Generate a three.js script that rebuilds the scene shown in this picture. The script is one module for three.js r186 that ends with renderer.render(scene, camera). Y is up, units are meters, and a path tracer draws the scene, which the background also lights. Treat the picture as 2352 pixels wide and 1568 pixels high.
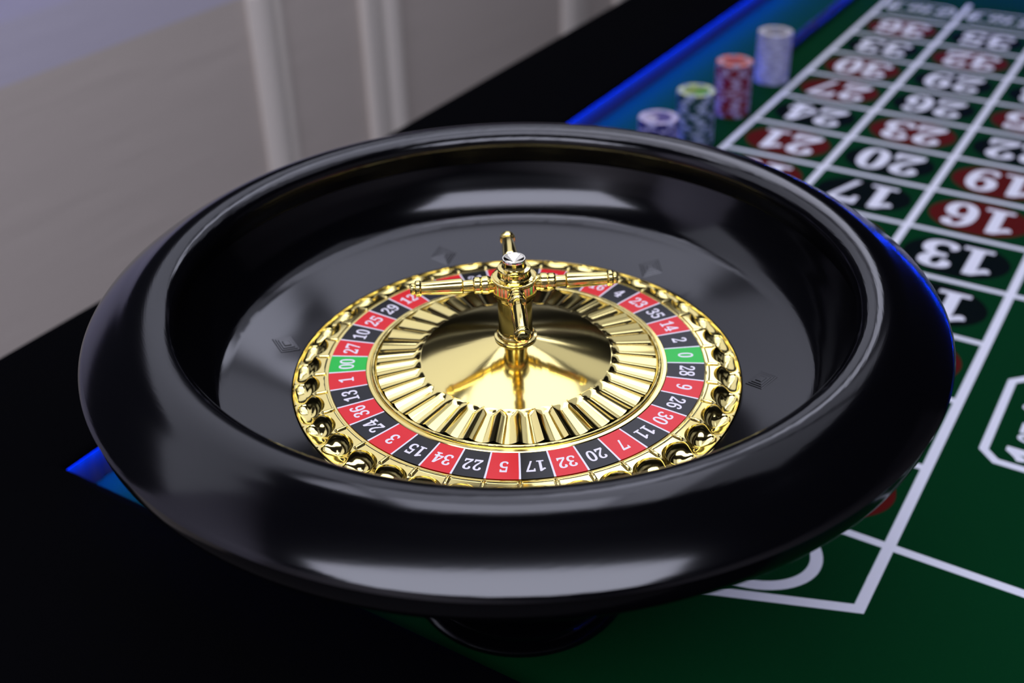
import * as THREE from 'three';
import { mergeGeometries, toCreasedNormals } from 'three/addons/utils/BufferGeometryUtils.js';
import { RoundedBoxGeometry } from 'three/addons/geometries/RoundedBoxGeometry.js';
import { RectAreaLightUniformsLib } from 'three/addons/lights/RectAreaLightUniformsLib.js';

// ------------------------------------------------------------------ frame of reference
// Lengths of the wheel are given in radii of its number ring (S metres each); y = 0 is the felt.
const S = 0.0975, LIFT = 1.6;
const OX = 2.2920, OZ = -0.1715;                       // grid origin on the felt (corner of the number block)
const UX = 0.84817, UZ = 0.52972, VX = -0.52972, VZ = 0.84817;
const TURN = -Math.atan2(UZ, UX);                      // turns local x to the table's short axis, local z to its long axis
const W = (u, v, y = 0) => new THREE.Vector3((OX + u * UX + v * VX) * S, y, (OZ + u * UZ + v * VZ) * S);

const scene = new THREE.Scene();
scene.background = new THREE.Color(0x000000);

// ------------------------------------------------------------------ camera, exposure
const camera = new THREE.PerspectiveCamera(33.127, 2352 / 1568, 0.05, 40);
camera.position.set(0.0080 * S, (3.4179 + LIFT) * S, 5.1216 * S);
camera.rotation.set(-0.5726, 0.0055, -0.0259, 'YXZ');
camera.focus = 0.535;
camera.userData.fStop = 6.2;
scene.add(camera);

const renderer = new THREE.WebGLRenderer();
renderer.toneMapping = THREE.LinearToneMapping;
renderer.toneMappingExposure = 1.4;
renderer.shadowMap.enabled = true;
RectAreaLightUniformsLib.init();

// ------------------------------------------------------------------ helpers
let seed = 20240611;
const rnd = () => { seed = (seed * 1664525 + 1013904223) >>> 0; return seed / 4294967296; };
const used = {};
function numbered(name) {
  const k = used[name] ?? 0; used[name] = k + 1;
  return k ? `${name}_${String(k).padStart(3, '0')}` : name;
}
function shadows(o) { o.traverse((m) => { if (m.isMesh) { m.castShadow = true; m.receiveShadow = true; } }); return o; }
function part(name, geometry, material, parent) {
  const m = new THREE.Mesh(geometry, material); m.name = name; parent.add(m); return shadows(m);
}
function thing(name, label, category, group) {
  const o = new THREE.Group(); o.name = numbered(name); o.userData = { label, category };
  if (group) o.userData.group = group;
  scene.add(o); return o;
}
function struct(name, geometry, material, label) {
  const m = new THREE.Mesh(geometry, material); m.name = name; m.userData = { kind: 'structure', label }; scene.add(m); return shadows(m);
}
// wheel units -> metres
const fin = (g) => { g.translate(0, LIFT, 0); g.scale(S, S, S); return g; };
const V2 = (pts) => pts.map(([r, y]) => new THREE.Vector2(r, y));
function lathe(pts, seg = 160, crease = 0.6) { return fin(toCreasedNormals(new THREE.LatheGeometry(V2(pts), seg), crease)); }
function smooth(pts, n) {                                 // a spline through profile points
  const c = new THREE.CatmullRomCurve3(pts.map(([x, y]) => new THREE.Vector3(x, y, 0)), false, 'centripetal');
  return c.getPoints(n).map((p) => [p.x, p.y]);
}
function grid(nu, nv, f, uvf) {                           // surface f(i/nu, j/nv)
  const pos = [], uv = [], idx = [];
  for (let j = 0; j <= nv; j++) for (let i = 0; i <= nu; i++) {
    pos.push(...f(i / nu, j / nv)); uv.push(...(uvf ? uvf(i / nu, j / nv) : [i / nu, j / nv]));
  }
  for (let j = 0; j < nv; j++) for (let i = 0; i < nu; i++) {
    const a = j * (nu + 1) + i, b = a + 1, c = a + nu + 1, d = c + 1;
    idx.push(a, c, b, b, c, d);
  }
  const g = new THREE.BufferGeometry();
  g.setAttribute('position', new THREE.Float32BufferAttribute(pos, 3));
  g.setAttribute('uv', new THREE.Float32BufferAttribute(uv, 2));
  g.setIndex(idx); g.computeVertexNormals(); return g;
}
function canvas(w, h) { const c = document.createElement('canvas'); c.width = w; c.height = h; return c; }
function tex(c, srgb = true) {
  const t = new THREE.CanvasTexture(c); if (srgb) t.colorSpace = THREE.SRGBColorSpace;
  t.magFilter = THREE.LinearFilter; t.anisotropy = 8; return t;
}
function noiseTex(n, cells, lo, hi, repeat) {             // layered value noise, tiling
  const d = new Uint8Array(n * n * 4), layers = cells.map((c) => ({ c, v: Array.from({ length: c * c }, rnd) }));
  for (let y = 0; y < n; y++) for (let x = 0; x < n; x++) {
    let s = 0, wt = 0;
    layers.forEach(({ c, v }, k) => {
      const fx = x / n * c, fy = y / n * c, ix = Math.floor(fx), iy = Math.floor(fy), a = fx - ix, b = fy - iy;
      const q = (i, j) => v[((iy + j) % c) * c + (ix + i) % c], e = (t) => t * t * (3 - 2 * t), w = 1 / (k + 1);
      s += w * ((q(0, 0) * (1 - e(a)) + q(1, 0) * e(a)) * (1 - e(b)) + (q(0, 1) * (1 - e(a)) + q(1, 1) * e(a)) * e(b)); wt += w;
    });
    const g = Math.round(255 * (lo + (hi - lo) * s / wt)), o = (y * n + x) * 4;
    d[o] = d[o + 1] = d[o + 2] = g; d[o + 3] = 255;
  }
  const t = new THREE.DataTexture(d, n, n); t.wrapS = t.wrapT = THREE.RepeatWrapping; t.magFilter = THREE.LinearFilter;
  t.repeat.set(repeat, repeat); t.needsUpdate = true; return t;
}
const lin = (r, g, b) => new THREE.Color().setRGB(r, g, b);

// ------------------------------------------------------------------ materials
const feltGrain = noiseTex(256, [128, 64, 200], 0, 1, 26);
const plaster = noiseTex(256, [12, 40, 110], 0, 1, 3);
const M = {
  plastic: new THREE.MeshPhysicalMaterial({ color: lin(0.0012, 0.0012, 0.0018), roughness: 0.13, ior: 1.52 }),
  gold: new THREE.MeshStandardMaterial({ color: lin(0.97, 0.80, 0.30), metalness: 1, roughness: 0.1 }),
  goldSoft: new THREE.MeshStandardMaterial({ color: lin(0.97, 0.79, 0.28), metalness: 1, roughness: 0.13 }),
  chrome: new THREE.MeshStandardMaterial({ color: lin(0.9, 0.86, 0.72), metalness: 1, roughness: 0.08 }),
  groove: new THREE.MeshStandardMaterial({ color: lin(0.01, 0.007, 0.002), roughness: 0.6 }),
  vinyl: new THREE.MeshPhysicalMaterial({ color: lin(0.0012, 0.0012, 0.0016), roughness: 0.95, specularIntensity: 0.04, bumpMap: feltGrain, bumpScale: 0.0004 }),
  skirt: new THREE.MeshPhysicalMaterial({ color: lin(0.045, 0.045, 0.05), roughness: 0.9, specularIntensity: 0.2 }),
  bed: new THREE.MeshPhysicalMaterial({ color: lin(0.002, 0.048, 0.022), roughness: 1, specularIntensity: 0.1, bumpMap: feltGrain, bumpScale: 0.0004 }),
  led: new THREE.MeshStandardMaterial({ color: 0x101020, emissive: lin(0.0, 0.02, 1), emissiveIntensity: 3 }),
  wallLow: new THREE.MeshStandardMaterial({ color: lin(0.72, 0.63, 0.55), roughness: 0.9, bumpMap: plaster, bumpScale: 0.0006 }),
  wallHigh: new THREE.MeshStandardMaterial({ color: lin(0.72, 0.67, 0.77), roughness: 0.9, bumpMap: plaster, bumpScale: 0.0006 }),
  trim: new THREE.MeshStandardMaterial({ color: lin(0.90, 0.82, 0.72), roughness: 0.55 }),
  sideWall: new THREE.MeshStandardMaterial({ color: lin(0.36, 0.33, 0.33), roughness: 0.9 }),
  darkWall: new THREE.MeshStandardMaterial({ color: lin(0.012, 0.012, 0.016), roughness: 0.9 }),
  ceiling: new THREE.MeshStandardMaterial({ color: lin(0.02, 0.02, 0.028), roughness: 0.9 }),
  floor: new THREE.MeshStandardMaterial({ color: lin(0.03, 0.026, 0.024), roughness: 0.9 }),
  wood: new THREE.MeshStandardMaterial({ color: lin(0.006, 0.005, 0.005), roughness: 0.6 }),
};

// ------------------------------------------------------------------ large area lights: two ceiling fittings over and behind the wheel
const CEIL = 1.80;
function ceilingPanel(x, z, w, d, color, radiance, glow, label, y = CEIL - 0.03, turn = 0) {
  const t = thing('ceiling_light', label, 'light');
  t.position.set(x, y, z); t.rotation.y = turn;
  const f = new THREE.MeshStandardMaterial({ color: lin(0.3, 0.3, 0.32), roughness: 0.7 });
  const e = new THREE.MeshStandardMaterial({ color: lin(0.2, 0.2, 0.2), emissive: color, emissiveIntensity: glow });
  const fr = [];
  for (const [px, pz, sx, sz] of [[0, d / 2 + 0.012, w + 0.05, 0.025], [0, -d / 2 - 0.012, w + 0.05, 0.025], [w / 2 + 0.012, 0, 0.025, d], [-w / 2 - 0.012, 0, 0.025, d]]) {
    const b = new THREE.BoxGeometry(sx, 0.03, sz); b.translate(px, 0.014, pz); fr.push(b);
  }
  part('frame', mergeGeometries(fr), f, t);
  const g = new THREE.BoxGeometry(w, 0.012, d); g.translate(0, 0.02, 0);
  part('diffuser', g, e, t);
  const l = new THREE.RectAreaLight(color, radiance, w, d);
  l.position.set(x, y + 0.008, z); l.rotation.set(-Math.PI / 2, 0, turn); l.castShadow = true; scene.add(l);
  return t;
}
const COOL = lin(0.79, 0.81, 1.0);
ceilingPanel(0.075, -0.62, 1.05, 1.40, COOL, 1.5, 0.1, 'wide soft ceiling light panel above the wheel, out of the frame', CEIL - 0.08);
ceilingPanel(-0.05, -0.26, 0.7, 0.5, COOL, 2.8, 0.3, 'square bright ceiling light above the wheel, out of the frame', CEIL - 0.14);
ceilingPanel(-0.2, 1.40, 2.4, 1.0, COOL, 5.0, 0.3, 'bright ceiling light panel behind the camera, out of the frame');
ceilingPanel(1.02, -0.65, 0.75, 1.3, COOL, 0.35, 0.1, 'dim ceiling light panel over the right part of the table, out of the frame');
ceilingPanel(0.92, -1.80, 0.9, 0.75, COOL, 0.4, 0.1, 'ceiling light panel beyond the far end of the table, out of the frame');
const wash = W(-9.4, -13);
ceilingPanel(wash.x, wash.z, 0.42, 2.8, COOL, 2.4, 0.1, 'long ceiling light panel along the wall, out of the frame', CEIL - 0.03, TURN);

// ------------------------------------------------------------------ the room
const FLOOR = -0.78;
function slab(name, u0, u1, v0, v1, y0, y1, material, label, parent) {
  const g = new THREE.BoxGeometry((u1 - u0) * S, y1 - y0, (v1 - v0) * S);
  const m = parent ? part(name, g, material, parent) : struct(name, g, material, label);
  const c = W((u0 + u1) / 2, (v0 + v1) / 2, (y0 + y1) / 2);
  m.position.copy(c); m.rotation.y = TURN; return m;
}
const WU = -13, RU = 27, NV = 26, FV = -40, DADO = (-1.993 + LIFT) * S;
slab('floor', WU - 1, RU + 1, FV - 1, NV + 1, FLOOR - 0.1, FLOOR, M.floor, 'dark floor under the table');
slab('ceiling', WU - 1, RU + 1, FV - 1, NV + 1, CEIL, CEIL + 0.1, M.ceiling, 'dark ceiling');
slab('wall_back', WU - 1, WU, FV - 1, NV + 1, DADO, CEIL, M.wallHigh, 'lavender upper part of the wall behind the table');
slab('wall_back_dado', WU - 1, WU, FV - 1, NV + 1, FLOOR, DADO, M.wallLow, 'greige lower part of the wall behind the table');
slab('wall_right', RU, RU + 1, FV - 1, NV + 1, FLOOR, CEIL, M.sideWall, 'greige wall');
slab('wall_front', WU, RU, NV, NV + 1, FLOOR, CEIL, M.sideWall, 'greige wall behind the camera');
slab('wall_far', WU, RU, FV - 1, FV, FLOOR, CEIL, M.darkWall, 'dark wall');

{
  const t = thing('wall_picture', 'wide dark framed picture hanging on the wall, above the frame', 'picture');
  const c = W(WU, -10, 0.56); t.position.copy(c); t.rotation.y = TURN;
  const g = new RoundedBoxGeometry(0.03, 0.52, 3.6, 2, 0.006); g.translate(0.016, 0, 0); part('frame', g, M.wood, t);
  const k = new THREE.BoxGeometry(0.004, 0.44, 3.52); k.translate(0.031, 0, 0); part('canvas', k, M.darkWall, t);
}
{ // long frosted window high on the wall, seen only in the gold
  const g = new THREE.BoxGeometry(0.02, 0.84, 3.6), m = new THREE.MeshStandardMaterial({ color: lin(0.3, 0.3, 0.3), emissive: COOL, emissiveIntensity: 0.1 });
  const w = struct('window_1', g, m, 'long frosted window high on the wall, above the frame');
  w.position.copy(W(WU, -10, 1.28)); w.position.x += UX * 0.011; w.position.z += UZ * 0.011; w.rotation.y = TURN;
  const l = new THREE.RectAreaLight(COOL, 0.5, 3.6, 0.84); l.position.copy(W(WU, -10, 1.28)); l.position.x += UX * 0.03; l.position.z += UZ * 0.03;
  l.rotation.y = TURN - Math.PI / 2; l.castShadow = true; scene.add(l);
}
// upright mouldings on the wall: [v from, v to, profile]; a profile is a list of [share of width, depth in metres]
function moulding(n, v0, v1, prof) {
  const w = (v0 - v1) * S, s = new THREE.Shape();
  s.moveTo(0, 0); for (const [a, d] of prof) s.lineTo(a * w, -d); s.lineTo(w, 0);
  const g = new THREE.ExtrudeGeometry(s, { depth: DADO - FLOOR - 0.012, bevelEnabled: false });
  g.rotateX(-Math.PI / 2);                              // shape x stays, shape y -> -z, depth -> y
  const m = struct(`trim_${n}`, toCreasedNormals(g, 0.5), M.trim, 'pale upright moulding on the wall');
  m.position.copy(W(WU, v0, FLOOR + 0.01)); m.rotation.y = TURN + Math.PI / 2 ; return m;
}
const bead = [[0, 0.004], [0.08, 0.012], [0.22, 0.019], [0.42, 0.021], [0.55, 0.018], [0.6, 0.008], [0.75, 0.007], [0.82, 0.010], [0.93, 0.009], [1, 0.004]];
const twin = [[0, 0.006], [0.05, 0.014], [0.2, 0.017], [0.36, 0.016], [0.42, 0.010], [0.6, 0.009], [0.68, 0.016], [0.78, 0.021], [0.92, 0.021], [1, 0.006]];
moulding(1, -8.20, -9.02, bead);
moulding(2, -11.14, -12.20, twin);
moulding(3, -18.92, -20.16, bead);
moulding(4, -21.75, -22.85, twin);

// ------------------------------------------------------------------ the table
const table = thing('roulette_table', 'black roulette table with wide black rails lit blue inside', 'table');
table.position.copy(W(0, 0)); table.rotation.y = TURN;   // local x = u, local z = v (metres)
const BU = -4.85, NEARV = 2.35, FARV = -13.2, RIGHTU = 4.6, RW = 1.46, RH = 0.0341, LIP = 0.006;
{
  const bed = new THREE.BoxGeometry((RIGHTU - BU + 0.6) * S, 0.02, (NEARV - FARV + 0.6) * S);
  bed.translate((RIGHTU + BU) / 2 * S, -0.0105, (NEARV + FARV) / 2 * S);
  part('felt_bed', bed, M.bed, table).userData.label = 'green cloth bed of the table';
  // rail section: x across (0 = inner face), y up; small lip over the LED strip, rounded outer top
  const sec = (len) => {
    const s = new THREE.Shape(), w = RW * S;
    s.moveTo(0, -0.05); s.lineTo(0, RH - 0.006); s.lineTo(-LIP, RH - 0.006); s.quadraticCurveTo(-LIP - 0.001, RH, 0.002, RH);
    s.lineTo(w - 0.012, RH - 0.001); s.quadraticCurveTo(w, RH - 0.002, w, RH - 0.014); s.lineTo(w, -0.05); s.lineTo(0, -0.05);
    const g = new THREE.ExtrudeGeometry(s, { depth: len, bevelEnabled: false, curveSegments: 10 });
    g.translate(0, 0, -len / 2); return toCreasedNormals(g, 0.5);
  };
  const L = (NEARV - FARV) * S, Wd = (RIGHTU - BU) * S, w = RW * S;
  const cu = (RIGHTU + BU) / 2 * S, cv = (NEARV + FARV) / 2 * S;
  const rails = [[BU * S, cv, Math.PI, L + 2 * w, L], [RIGHTU * S, cv, 0, L + 2 * w, L], [cu, NEARV * S, -Math.PI / 2, Wd, Wd], [cu, FARV * S, Math.PI / 2, Wd, Wd]];
  for (const [x, z, ry, len, inner] of rails) {
    const r = part('rail', sec(len), M.vinyl, table); r.position.set(x, 0, z); r.rotation.y = ry;
    // pleated cloth on the inner face, lit from above by the strip
    const n = Math.round(inner / 0.011);
    const f = grid(n * 6, 1, (a, b) => { const p = a * n * 2 * Math.PI; return [-0.0006 - 0.0006 * Math.cos(p) * (0.6 + 0.4 * Math.sin(a * 37)), b * (RH - 0.007), (a - 0.5) * inner]; });
    part('inner_cloth', f, M.skirt, r).userData.label = 'pleated cloth on the inner side of the rail, lit blue';
    if (ry === -Math.PI / 2) continue;                   // no strip under the near rail
    const st = new THREE.BoxGeometry(0.0016, 0.0012, inner - 0.002); st.translate(-LIP + 0.002, RH - 0.0067, 0);
    part('led_strip', st, M.led, r).userData.label = 'thin blue LED strip under the lip';
    const l = new THREE.RectAreaLight(lin(0.0, 0.042, 1), rails.indexOf(rails.find((q) => q[0] === x && q[1] === z)) === 0 ? 225 : 380, 0.0016, inner - 0.002);
    l.rotation.set(-Math.PI / 2, 0, -0.38, 'ZYX'); l.position.set(-LIP + 0.002, RH - 0.0076, 0); l.castShadow = true; r.add(l);
  }
  // body and legs
  const body = new RoundedBoxGeometry((RIGHTU - BU + 2 * RW - 0.3) * S, 0.10, (NEARV - FARV + 2 * RW - 0.3) * S, 3, 0.01);
  body.translate(cu, -0.075, cv); part('body', body, M.wood, table);
  for (const [a, b] of [[-1, -1], [-1, 1], [1, -1], [1, 1]]) {
    const g = new THREE.CylinderGeometry(0.04, 0.028, 0.66, 24); g.translate(cu + a * (Wd / 2 - 0.02), -0.45, cv + b * (L / 2 - 0.02));
    part('leg', g, M.wood, table);
  }
}

// ------------------------------------------------------------------ the printed layout cloth
const CW = 1.1045, CH = 0.8833;                           // one number cell
const RED = new Set([1, 3, 5, 7, 9, 12, 14, 16, 18, 19, 21, 23, 25, 27, 30, 32, 34, 36]);
const MU0 = -3.76, MU1 = 4.1, MV0 = -12.6, MVM = -4.0, MV1 = 2.28;
function layoutPrint(v0, v1, Wpx, Hpx) {
  const c = canvas(Wpx, Hpx), x = c.getContext('2d'), ku = Wpx / (MU1 - MU0), kv = Hpx / (v1 - v0);
  x.fillStyle = 'rgb(2,50,21)'; x.fillRect(0, 0, Wpx, Hpx);
  for (let i = 0; i < 26000; i++) { const t = rnd(); x.fillStyle = t < 0.5 ? 'rgba(0,38,14,0.35)' : 'rgba(10,72,34,0.3)'; x.fillRect(rnd() * Wpx, rnd() * Hpx, 1 + 2 * rnd(), 1 + 2 * rnd()); }
  x.setTransform(ku, 0, 0, kv, -MU0 * ku, -v0 * kv);      // draw in (u, v)
  const white = 'rgb(226,226,232)';
  const line = (pts, w = 0.068, close = false) => { x.strokeStyle = white; x.lineWidth = w; x.lineJoin = 'miter'; x.lineCap = 'butt'; x.beginPath(); pts.forEach(([a, b], i) => i ? x.lineTo(a, b) : x.moveTo(a, b)); if (close) x.closePath(); x.stroke(); };
  const text = (s, u, v, size, sx, face, turn = Math.PI, style = 'bold') => { x.save(); x.translate(u, v); x.rotate(turn); x.scale(sx * size / 100, size / 100); x.font = `${style} 100px ${face}`; x.textAlign = 'center'; x.textBaseline = 'alphabetic'; x.fillStyle = white; x.lineWidth = 2.5; x.strokeStyle = white; x.lineJoin = 'round'; x.fillText(s, 0, 36.5); x.strokeText(s, 0, 36.5); x.restore(); };
  for (let k = 1; k <= 12; k++) for (let j = 0; j < 3; j++) {
    const n = 3 * k - 2 + j, u = -(j + 0.5) * CW, v = -(k - 0.5) * CH;
    x.fillStyle = RED.has(n) ? 'rgb(84,20,16)' : 'rgb(4,12,10)';
    x.beginPath(); x.ellipse(u, v, 0.46, 0.36, 0, 0, 2 * Math.PI); x.fill();
    text(String(n), u, v, 0.70, 0.86, 'serif');
  }
  for (let k = 0; k <= 12; k++) line([[0.03, -k * CH], [-3 * CW - 0.03, -k * CH]], 0.062);
  for (let j = 0; j <= 3; j++) line([[-j * CW, j === 0 || j === 3 ? 0.35 : 0], [-j * CW, -13.2 * CH]], 0.072);
  // the pointed zero boxes
  line([[0, 0.3], [0, 0.607], [-1.657, 1.22], [-3 * CW, 0.607], [-3 * CW, 0.3]], 0.072);
  line([[-1.657, 0], [-1.657, 1.22]], 0.066);
  for (const u of [-0.80, -2.51]) {
    x.strokeStyle = white; x.lineWidth = 0.078; x.beginPath(); x.ellipse(u, 0.41, 0.462, 0.352, 0, 0, 2 * Math.PI); x.stroke();
  }
  // column bets
  for (let j = 0; j < 3; j++) {
    const u = -(j + 0.5) * CW, v = -12.62 * CH;
    x.strokeStyle = white; x.lineWidth = 0.035; x.beginPath(); x.roundRect(u - 0.44, v - 0.27, 0.88, 0.54, 0.2); x.stroke();
    text('2 to 1', u, v, 0.34, 0.92, 'serif', Math.PI, 'italic bold');
  }
  // dozens and even-money boxes on the near side of the numbers
  const D1 = 1.35, D2 = 2.55;
  for (const u of [D1, D2]) line([[u, 0.03], [u, -12 * CH]]);
  for (let k = 0; k <= 12; k += 2) line([[k % 4 === 0 ? 0 : D1, -k * CH], [D2, -k * CH]], 0.066);
  ['1', '2', '3'].forEach((n, i) => {
    const v = -(4 * i + 2) * CH, u = 0.68, a = 0.40, b = 0.57;
    const oct = [[u - a, v - b + 0.1], [u - a + 0.1, v - b], [u + a - 0.1, v - b], [u + a, v - b + 0.1], [u + a, v + b - 0.1], [u + a - 0.1, v + b], [u - a + 0.1, v + b], [u - a, v + b - 0.1]];
    line(oct, 0.062, true);
    text(n, u - 0.03, v + 0.40, 0.64, 0.62, 'serif', -Math.PI / 2);
    text(['ST', 'ND', 'RD'][i], u - 0.10, v + 0.15, 0.34, 0.58, 'serif', -Math.PI / 2);
    text('12', u - 0.03, v - 0.26, 0.64, 0.54, 'serif', -Math.PI / 2);
  });
  ['1-18', 'EVEN', '', '', 'ODD', '19-36'].forEach((s, i) => {
    const v = -(2 * i + 1) * CH, u = (D1 + D2) / 2;
    if (s) return text(s, u, v, 0.42, 0.8, 'serif', -Math.PI / 2);
    x.fillStyle = i === 2 ? 'rgb(84,20,16)' : 'rgb(4,12,10)'; x.beginPath(); x.moveTo(u - 0.4, v); x.lineTo(u, v - 0.7); x.lineTo(u + 0.4, v); x.lineTo(u, v + 0.7); x.fill();
    line([[u - 0.4, v], [u, v - 0.7], [u + 0.4, v], [u, v + 0.7]], 0.05, true);
  });
  return tex(c);
}
{
  const rise = () => 0.0022;
  const mats = [], geos = [];
  for (const [v0, v1, nv] of [[MVM, MV1, 30], [MV0, MVM, 70]]) {
    const g = grid(130, nv, (a, b) => { const e = a * a, u = MU0 + e * (MU1 - MU0), v = v0 + b * (v1 - v0); return [u * S, rise(u, v), v * S]; }, (a, b) => [a * a, 1 - b]);
    geos.push(g);
    mats.push(new THREE.MeshPhysicalMaterial({ map: layoutPrint(v0, v1, 2048, 2048), roughness: 1, specularIntensity: 0.1, bumpMap: feltGrain, bumpScale: 0.0003 }));
  }
  const n0 = geos[0].index.count, g = mergeGeometries(geos);
  g.addGroup(0, n0, 0); g.addGroup(n0, g.index.count - n0, 1);
  // a thin edge so that the cloth has thickness
  const mat = thing('layout_cloth', 'green felt betting layout printed with white grid and numbered ovals', 'felt layout');
  mat.position.copy(W(0, 0)); mat.rotation.y = TURN;
  const top = part('printed_felt', g, mats, mat);
  top.userData.label = 'printed green felt with red and black number ovals';
  const ed = mergeGeometries([[0, 1], [1, 0]].map(([p]) => p ?
    grid(1, 100, (a, b) => { const v = MV0 + b * (MV1 - MV0); return [MU1 * S, a * rise(MU1, v), v * S]; }) :
    grid(1, 100, (a, b) => { const v = MV0 + b * (MV1 - MV0); const t = rise(MU0, v); return [MU0 * S, t - 0.0022 + a * 0.0022, v * S]; })));
  part('cloth_edge', ed, new THREE.MeshStandardMaterial({ color: lin(0.004, 0.012, 0.008), roughness: 1 }), mat);
}

{ // black handle of a chip rake, lying along the edge of the layout
  const t = thing('chip_rake', 'thin black rake handle lying on the cloth behind the white chip stack', 'rake');
  const r = 0.0062, a = W(-3.785, -7.95), b = W(-3.755, -13.0), L = a.distanceTo(b);
  const g = new THREE.LatheGeometry(V2([[0, 0], [r * 0.6, 0.0006], [r * 0.95, 0.003], [r, 0.007], [r, 0.14], [r * 1.12, 0.141], [r * 1.12, 0.150], [r, 0.151], [r, L], [0, L]]), 32);
  g.rotateX(Math.PI / 2);
  part('handle', toCreasedNormals(g, 0.6), new THREE.MeshPhysicalMaterial({ color: lin(0.012, 0.012, 0.03), roughness: 0.35 }), t);
  t.position.set(a.x, 0.0022 + r * 1.12, a.z); t.rotation.y = Math.atan2(b.x - a.x, b.z - a.z);
}

// ------------------------------------------------------------------ the roulette wheel
const wheel = thing('roulette', 'glossy black roulette wheel bowl with gold rotor and red and black number ring', 'roulette wheel');
const SEP = Math.PI * 2 / 38, PHI = 0.0766;
{
  // rim: inner lip, crest, sloping outer side, lip, tucked skirt
  const rimProf = [...smooth([[1.752, 0.368], [1.735, 0.408], [1.713, 0.46], [1.695, 0.507], [1.705, 0.545], [1.735, 0.575], [1.78, 0.5905], [1.825, 0.594], [1.865, 0.588], [1.905, 0.574], [1.97, 0.537], [2.03, 0.501], [2.085, 0.464], [2.127, 0.432], [2.153, 0.409], [2.166, 0.391]], 110),
    [2.160, 0.385], [2.150, 0.382], ...smooth([[2.146, 0.374], [2.150, 0.335], [2.146, 0.295], [2.115, 0.245], [2.02, 0.21]], 20)];
  const rim = part('rim', lathe(rimProf, 256, 0.5), M.plastic, wheel);
  rim.userData.label = 'rounded black rim of the bowl';
  // inside of the bowl: cone, ball gutter, concave wall; then the underside
  const inProf = [[1.196, -0.16], [1.196, -0.055], [1.20, -0.049], [1.21, -0.0447], [1.36, 0.0084], [1.50, 0.058], ...smooth([[1.535, 0.0704], [1.555, 0.0805], [1.58, 0.0995], [1.61, 0.131], [1.64, 0.168], [1.668, 0.210], [1.695, 0.258], [1.725, 0.315], [1.75, 0.372]], 80)];
  const bowl = part('bowl', lathe(inProf, 256, 0.2), M.plastic, wheel);
  bowl.userData.label = 'black inner slope of the bowl';
  const under = smooth([[2.02, 0.21], [1.9, 0.10], [1.7, -0.10], [1.35, -0.33], [0.95, -0.47], [0.55, -0.52]], 50);
  part('underside', lathe(under, 160), M.plastic, wheel);
  const ped = [[0.55, -0.52], [0.40, -0.56], [0.33, -0.62], ...smooth([[0.32, -0.7], [0.31, -1.1], [0.36, -1.38], [0.48, -1.46]], 24), [0.585, -1.475], [0.60, -1.485], [0.603, -1.53], [0.635, -1.535], [0.655, -1.55], [0.66, -1.574], [0, -1.5755]];
  part('pedestal', lathe(ped, 128, 0.5), M.plastic, wheel).userData.label = 'glossy black round foot under the bowl';
  // stepped diamond deflectors on the slope
  const dg = mergeGeometries([0.084, 0.068, 0.052, 0.030].map((a, i) => {
    const d = new THREE.Shape(); d.moveTo(a, 0); d.lineTo(0, a); d.lineTo(-a, 0); d.lineTo(0, -a); d.lineTo(a, 0);
    const g = new THREE.ExtrudeGeometry(d, { depth: 0.0015, bevelEnabled: true, bevelThickness: 0.0022, bevelSize: 0.0034, bevelOffset: -0.0034, bevelSegments: 1 });
    g.rotateX(-Math.PI / 2); g.translate(0, i * 0.0034, 0); return g;
  }));
  for (let k = 0; k < 6; k++) {
    const g = dg.clone(); g.rotateZ(0.340); g.translate(1.292, -0.0160, 0); g.rotateY(-(-50 + 60 * k) * Math.PI / 180);
    part('deflector', fin(g), M.plastic, bowl);
  }

  // gold head: ring with 38 scalloped ball pockets
  const back = part('pocket_ring', lathe([[1.195, -0.14], [1.1935, -0.052], [1.191, -0.047], [1.188, -0.052], [1.186, -0.064], [1.178, -0.066], [1.176, -0.13]], 228, 0.5), M.gold, wheel);
  back.userData.label = 'gold outer ring with scalloped ball pockets';
  const cr = 1.126, ra = 0.080, rb = 0.0925, NA = 56;
  const cell = [];
  {
    const bnd = (al) => {                                   // point of the cell boundary in the direction al from the cup's centre: sector r 1.003 .. 1.182, half angle SEP/2
      const c = Math.cos(al), s = Math.sin(al);
      let t = 9;
      for (let i = 1; i <= 400; i++) { const q = i * 0.0005, px = cr + q * c, pz = q * s, r = Math.hypot(px, pz), a = Math.abs(Math.atan2(pz, px)); if (r > 1.186 || r < 1.003 || a > SEP / 2) { t = q; break; } }
      return t;
    };
    const ell = (al) => Math.min((Math.cos(al) > 0 ? Math.pow(Math.pow(Math.cos(al) / 0.059, 3.4) + Math.pow(Math.abs(Math.sin(al)) / rb, 3.4), -1 / 3.4) : 1 / Math.hypot(Math.cos(al) / ra, Math.sin(al) / rb)), bnd(al) * 0.995);
    const lev = (r) => -0.004 - 0.052 * THREE.MathUtils.smoothstep(r, 1.088, 1.145);
    const cupY = (f, er) => (-0.080 - lev(er)) * Math.pow(Math.max(0, 1 - f * f), 0.62);
    cell.push(grid(NA, 14, (a, b) => { const al = a * 2 * Math.PI, f = Math.sin(b * Math.PI / 2), q = ell(al) * f, x = cr + q * Math.cos(al), z = q * Math.sin(al), e = ell(al), er = Math.hypot(cr + e * Math.cos(al), e * Math.sin(al)); return [x, cupY(f, er) + lev(er), z]; }));
    // outer land between cup and cell boundary
    cell.push(grid(NA, 2, (a, b) => { const al = a * 2 * Math.PI, q = ell(al) * (1 - b) + bnd(al) * b, x = cr + q * Math.cos(al), z = q * Math.sin(al); return [x, lev(Math.hypot(x, z)), z]; }));
  }
  const pocketG = mergeGeometries(cell);
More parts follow.
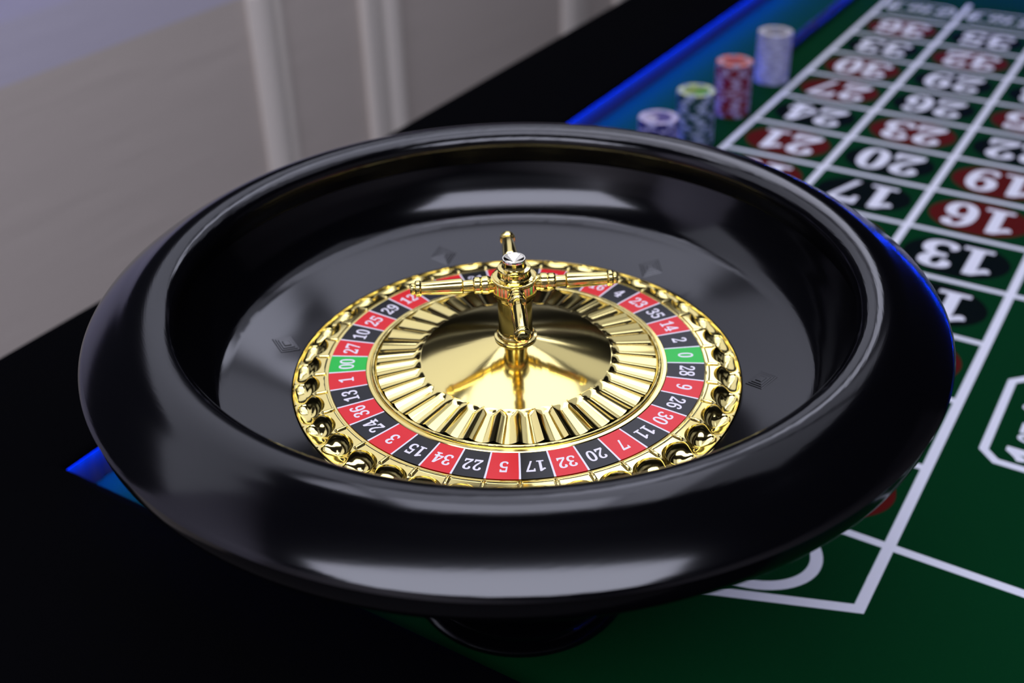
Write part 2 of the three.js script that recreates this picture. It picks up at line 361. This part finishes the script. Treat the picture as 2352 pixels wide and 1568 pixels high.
  // inner corners of a cell that rays from the cup's centre do not reach are covered by the flat gold band
  part('gold_band', lathe([[0.995, -0.012], [1.002, -0.003], [1.012, -0.002], [1.0145, -0.008], [1.0185, -0.008], [1.021, -0.002], [1.03, -0.0045], [1.046, -0.0045]], 228, 0.35), M.gold, back);
  const tab = mergeGeometries([0].map(() => { const g = new RoundedBoxGeometry(0.062, 0.012, 0.017, 3, 0.006); g.translate(1.044, -0.001, 0); return g.index ? g.toNonIndexed() : g; }));
  const lineS = new THREE.Shape(), lh = new THREE.Path();
  lineS.moveTo(1.022, -0.0135); lineS.lineTo(1.071, -0.0135); lineS.quadraticCurveTo(1.0815, -0.0135, 1.0815, 0); lineS.quadraticCurveTo(1.0815, 0.0135, 1.071, 0.0135); lineS.lineTo(1.022, 0.0135);
  lineS.lineTo(1.022, 0.0105); lineS.lineTo(1.07, 0.0105); lineS.quadraticCurveTo(1.078, 0.0105, 1.078, 0); lineS.quadraticCurveTo(1.078, -0.0105, 1.07, -0.0105); lineS.lineTo(1.022, -0.0105); lineS.lineTo(1.022, -0.0135);
  const lineG = new THREE.ExtrudeGeometry(lineS, { depth: 0.002, bevelEnabled: false, curveSegments: 5 }); lineG.rotateX(Math.PI / 2); lineG.translate(0, -0.0028, 0);
  const arcG = grid(12, 1, (a, b) => { const t = (a - 0.5) * (SEP - 0.027), r = 1.0205 + b * 0.0032; return [r * Math.cos(t), -0.0012, r * Math.sin(t)]; });
  const pk = fin(pocketG), tb = fin(toCreasedNormals(tab, 0.5)), ln = fin(lineG), ac = fin(arcG);
  for (let k = 0; k < 38; k++) {
    const mid = -(PHI + (k + 0.5) * SEP), at = -(PHI + k * SEP);
    part('ball_pocket', pk, M.gold, back).rotation.y = mid;
    part('separator_tab', tb, M.gold, back).rotation.y = at;
    part('groove_line', ln, M.groove, back).rotation.y = at;
    part('groove_line', ac, M.groove, back).rotation.y = mid;
  }

  // number ring
  const ring = part('number_ring', lathe([[1.0, -0.03], [1.0, -0.004], [0.804, -0.004], [0.8035, 0.002], [0.800, 0.0055], [0.783, 0.006], [0.779, 0.003], [0.776, 0.003], ...smooth([[0.7745, 0.004], [0.772, 0.014], [0.764, 0.018], [0.756, 0.014], [0.754, 0.004]], 14), [0.751, 0.002], [0.748, 0.006], [0.744, 0.004], [0.7425, -0.03]], 228, 0.45), M.goldSoft, wheel);
  ring.userData.label = 'gold ring that carries the printed numbers';
  const seq = ['28', '9', '26', '30', '11', '7', '20', '32', '17', '5', '22', '34', '15', '3', '24', '36', '13', '1', '00', '27', '10', '25', '29', '12', '8', '19', '31', '18', '6', '21', '33', '16', '4', '23', '35', '14', '2', '0'];
  const cwp = 256, chp = 336, cc = canvas(2048, 1680), x = cc.getContext('2d');
  seq.forEach((n, i) => {
    const px = (i % 8) * cwp, py = Math.floor(i / 8) * chp;
    x.fillStyle = n === '0' || n === '00' ? 'rgb(20,190,62)' : RED.has(+n) ? 'rgb(226,22,30)' : 'rgb(9,9,12)';
    x.fillRect(px, py, cwp, chp);
    x.fillStyle = 'rgb(238,232,238)'; x.fillRect(px, py, 9, chp); x.fillRect(px + cwp - 9, py, 9, chp);
    x.save(); x.translate(px + cwp / 2, py + chp * 0.46); x.scale(n.length === 2 ? 0.86 : 0.86, 1.05);
    x.font = '172px serif'; x.textAlign = 'center'; x.textBaseline = 'alphabetic'; x.lineWidth = 7; x.lineJoin = 'round'; x.strokeStyle = x.fillStyle; x.fillText(n, 0, 63); x.strokeText(n, 0, 63); x.restore();
  });
  const print = new THREE.MeshPhysicalMaterial({ map: tex(cc), roughness: 0.3, ior: 1.45 });
  seq.forEach((n, i) => {
    const g = grid(8, 1, (a, b) => { const t = (a - 0.5) * SEP, r = 0.8045 + b * 0.195; return [r * Math.cos(t), 0.001, r * Math.sin(t)]; },
      (a, b) => [((i % 8) + 0.004 + a * 0.992) / 8, 1 - (Math.floor(i / 8) + 1 - b) / 5]);
    const t = part('number_tile', fin(g), print, ring); t.rotation.y = -(PHI + (i + 0.5) * SEP);
    t.userData.label = `${n === '0' || n === '00' ? 'green' : RED.has(+n) ? 'red' : 'black'} tile numbered ${n}`;
  });

  // dome and flutes
  const dome = part('dome', lathe([...smooth([[0.095, 0.150], [0.2, 0.125], [0.35, 0.0875], [0.47, 0.0575], [0.508, 0.0475]], 40), [0.509, 0.02]], 228, 0.5), M.gold, wheel);
  dome.userData.label = 'polished gold cone in the middle of the rotor';
  const fl = fin(grid(24, 20, (a, b) => {
    const t = (a - 0.5) * SEP, r = 0.5075 + b * b * 0.238, q = Math.abs(2 * a - 1), w = (r - 0.5075) / 0.238;
    const k = THREE.MathUtils.smoothstep(r, 0.507, 0.548), ridge = 0.0475 - 0.022 * w, depth = k * (0.012 + 0.006 * w);
    return [r * Math.cos(t), ridge - depth * (1 - q * q), r * Math.sin(t)];
  }));
  for (let k = 0; k < 38; k++) part('flute', fl, M.gold, dome).rotation.y = -(PHI + (k + 0.5) * SEP);

  // turret
  const turret = part('turret', lathe([[0.0, 0.138], [0.105, 0.140], [0.112, 0.148], [0.1145, 0.156], [0.111, 0.163], [0.098, 0.166], [0.097, 0.170], ...smooth([[0.096, 0.172], [0.097, 0.180], [0.092, 0.188]], 8), [0.087, 0.19], [0.087, 0.205], [0.0895, 0.208], [0.0895, 0.385],
    ...smooth([[0.092, 0.388], [0.106, 0.402], [0.115, 0.426], [0.117, 0.47]], 14), [0.117, 0.494], [0.1195, 0.497], ...smooth([[0.121, 0.500], [0.122, 0.507], [0.119, 0.514]], 6), [0.112, 0.516], [0.111, 0.513], [0.109, 0.513], [0.108, 0.518], [0.088, 0.521], [0.087, 0.526], [0.083, 0.530], [0.0835, 0.556],
    ...smooth([[0.0855, 0.559], [0.087, 0.565], [0.084, 0.570]], 6), [0.064, 0.573], [0.061, 0.577], [0.059, 0.585], [0.059, 0.606], [0.0605, 0.608]], 120, 0.45), M.gold, wheel);
  turret.userData.label = 'gold turret on the middle of the cone';
  part('top_knob', lathe([[0.0605, 0.608], [0.061, 0.616], [0.0585, 0.6205], [0.053, 0.6205], [0.052, 0.619], [0.0, 0.597]], 96, 0.5), M.chrome, turret).userData.label = 'round cap with a hollow top';
  const hp = [[0.10, 0.040], ...smooth([[0.128, 0.043], [0.135, 0.047], [0.150, 0.0475], [0.166, 0.046]], 10), [0.169, 0.040], ...smooth([[0.171, 0.041], [0.176, 0.0435], [0.19, 0.044], [0.206, 0.043], [0.211, 0.038]], 10), [0.213, 0.030], [0.262, 0.0295], [0.266, 0.036], [0.270, 0.0405], [0.28, 0.0415], [0.474, 0.0335], [0.477, 0.033], ...smooth([[0.479, 0.036], [0.484, 0.0415], [0.495, 0.0425], [0.506, 0.041], [0.510, 0.036]], 10), [0.511, 0.029], ...smooth([[0.513, 0.029], [0.517, 0.031], [0.527, 0.0305], [0.533, 0.027], [0.5355, 0.018]], 8), [0.536, 0]];
  const hg = toCreasedNormals(new THREE.LatheGeometry(V2(hp.map(([s, r]) => [r, s])), 48), 0.5);
  hg.rotateZ(-Math.PI / 2);                               // axis y -> x
  for (let k = 0; k < 4; k++) {
    const g = hg.clone(); g.translate(0, 0.472, 0); g.rotateY((3.8 + 90 * k) * Math.PI / 180);
    part('handle', fin(g), M.goldSoft, turret);
  }
}

// ------------------------------------------------------------------ the chips
{
  const R = 0.02, T = 0.0033;
  const prof = [[0, 0], [R - 0.0006, 0], [R - 0.0001, 0.0004], [R, 0.0009], [R, T - 0.0009], [R - 0.0001, T - 0.0004], [R - 0.0006, T - 0.00002], [0.0132, T - 0.00002], [0.0128, T - 0.0003], [0, T - 0.0003]];
  const full = new THREE.LatheGeometry(V2(prof), 48);
  const body = toCreasedNormals(full, 0.6);
  // uv of a lathe: u around, v along the profile; print the edge blocks and the face rings there
  function chipMat(base, spot, rimC, centre, accent) {
    const c = canvas(768, 256), x = c.getContext('2d');
    x.fillStyle = base; x.fillRect(0, 0, 768, 256);
    const yv = (i) => 256 - 256 * i / 9;                  // profile point i -> canvas row
    for (let k = 0; k < 6; k++) { x.fillStyle = spot; x.fillRect(k * 128 + 20, yv(6), 56, yv(1) - yv(6)); x.fillStyle = base; for (let q = 0; q < 3; q++) x.fillRect(k * 128 + 28 + q * 16, yv(4) + 4, 7, 12); }
    x.fillStyle = rimC; x.fillRect(0, yv(7) - 2, 768, yv(6) - yv(7) + 2);
    for (let k = 0; k < 6; k++) { x.fillStyle = spot; x.fillRect(k * 128 + 20, yv(7), 60, yv(6) - yv(7)); }
    x.fillStyle = centre; x.fillRect(0, 0, 768, yv(8) + 8);
    x.fillStyle = accent; x.fillRect(60, 0, 260, yv(8));
    return new THREE.MeshPhysicalMaterial({ map: tex(c), roughness: 0.45, ior: 1.45 });
  }
  const kinds = {
    white: chipMat('rgb(150,150,164)', 'rgb(178,178,192)', 'rgb(200,190,180)', 'rgb(105,103,113)', 'rgb(125,123,131)'),
    red: chipMat('rgb(110,6,24)', 'rgb(160,145,165)', 'rgb(226,130,118)', 'rgb(150,70,66)', 'rgb(165,36,40)'),
    green: chipMat('rgb(4,52,48)', 'rgb(150,160,176)', 'rgb(196,205,160)', 'rgb(120,140,60)', 'rgb(48,130,24)'),
    blue: chipMat('rgb(18,14,90)', 'rgb(160,156,190)', 'rgb(190,178,206)', 'rgb(70,58,120)', 'rgb(170,160,180)'),
  };
  const place = { white: 'farthest from the wheel', red: 'beside the white stack', green: 'beside the blue stack', blue: 'half hidden by the wheel' };
  for (const [kind, u, v] of [['white', -3.6, -7.45], ['red', -3.625, -6.242], ['green', -3.628, -5.196], ['blue', -3.66, -4.33]]) {
    const n = 18; let first = null;
    for (let k = 0; k < n; k++) {
      let o;
      const name = numbered('poker_chip');
      if (!first) { o = first = new THREE.Mesh(body, kinds[kind]); shadows(o); } else o = first.clone();
      o.name = name; scene.add(o);
      const ORD = ['topmost', 'second', 'third', 'fourth', 'fifth', 'sixth', 'seventh', 'eighth', 'ninth', 'tenth', 'eleventh', 'twelfth', 'thirteenth', 'fourteenth', 'fifteenth', 'sixteenth', 'seventeenth', 'lowest'];
      const i = n - 1 - k;
      o.userData = { category: 'poker chip', group: `chips in the ${kind} stack`,
        label: `${ORD[i]} ${kind} poker chip ${i === 0 ? 'on' : i === n - 1 ? 'under' : 'from the top of'} the ${kind} stack ${place[kind]}` };
      const j = 0.0005, b = W(u, v, 0.0022 + k * T);
      o.position.set(b.x + (rnd() - 0.5) * j, b.y, b.z + (rnd() - 0.5) * j);
      o.rotation.y = rnd() * 6.283;
    }
  }
}

renderer.render(scene, camera);
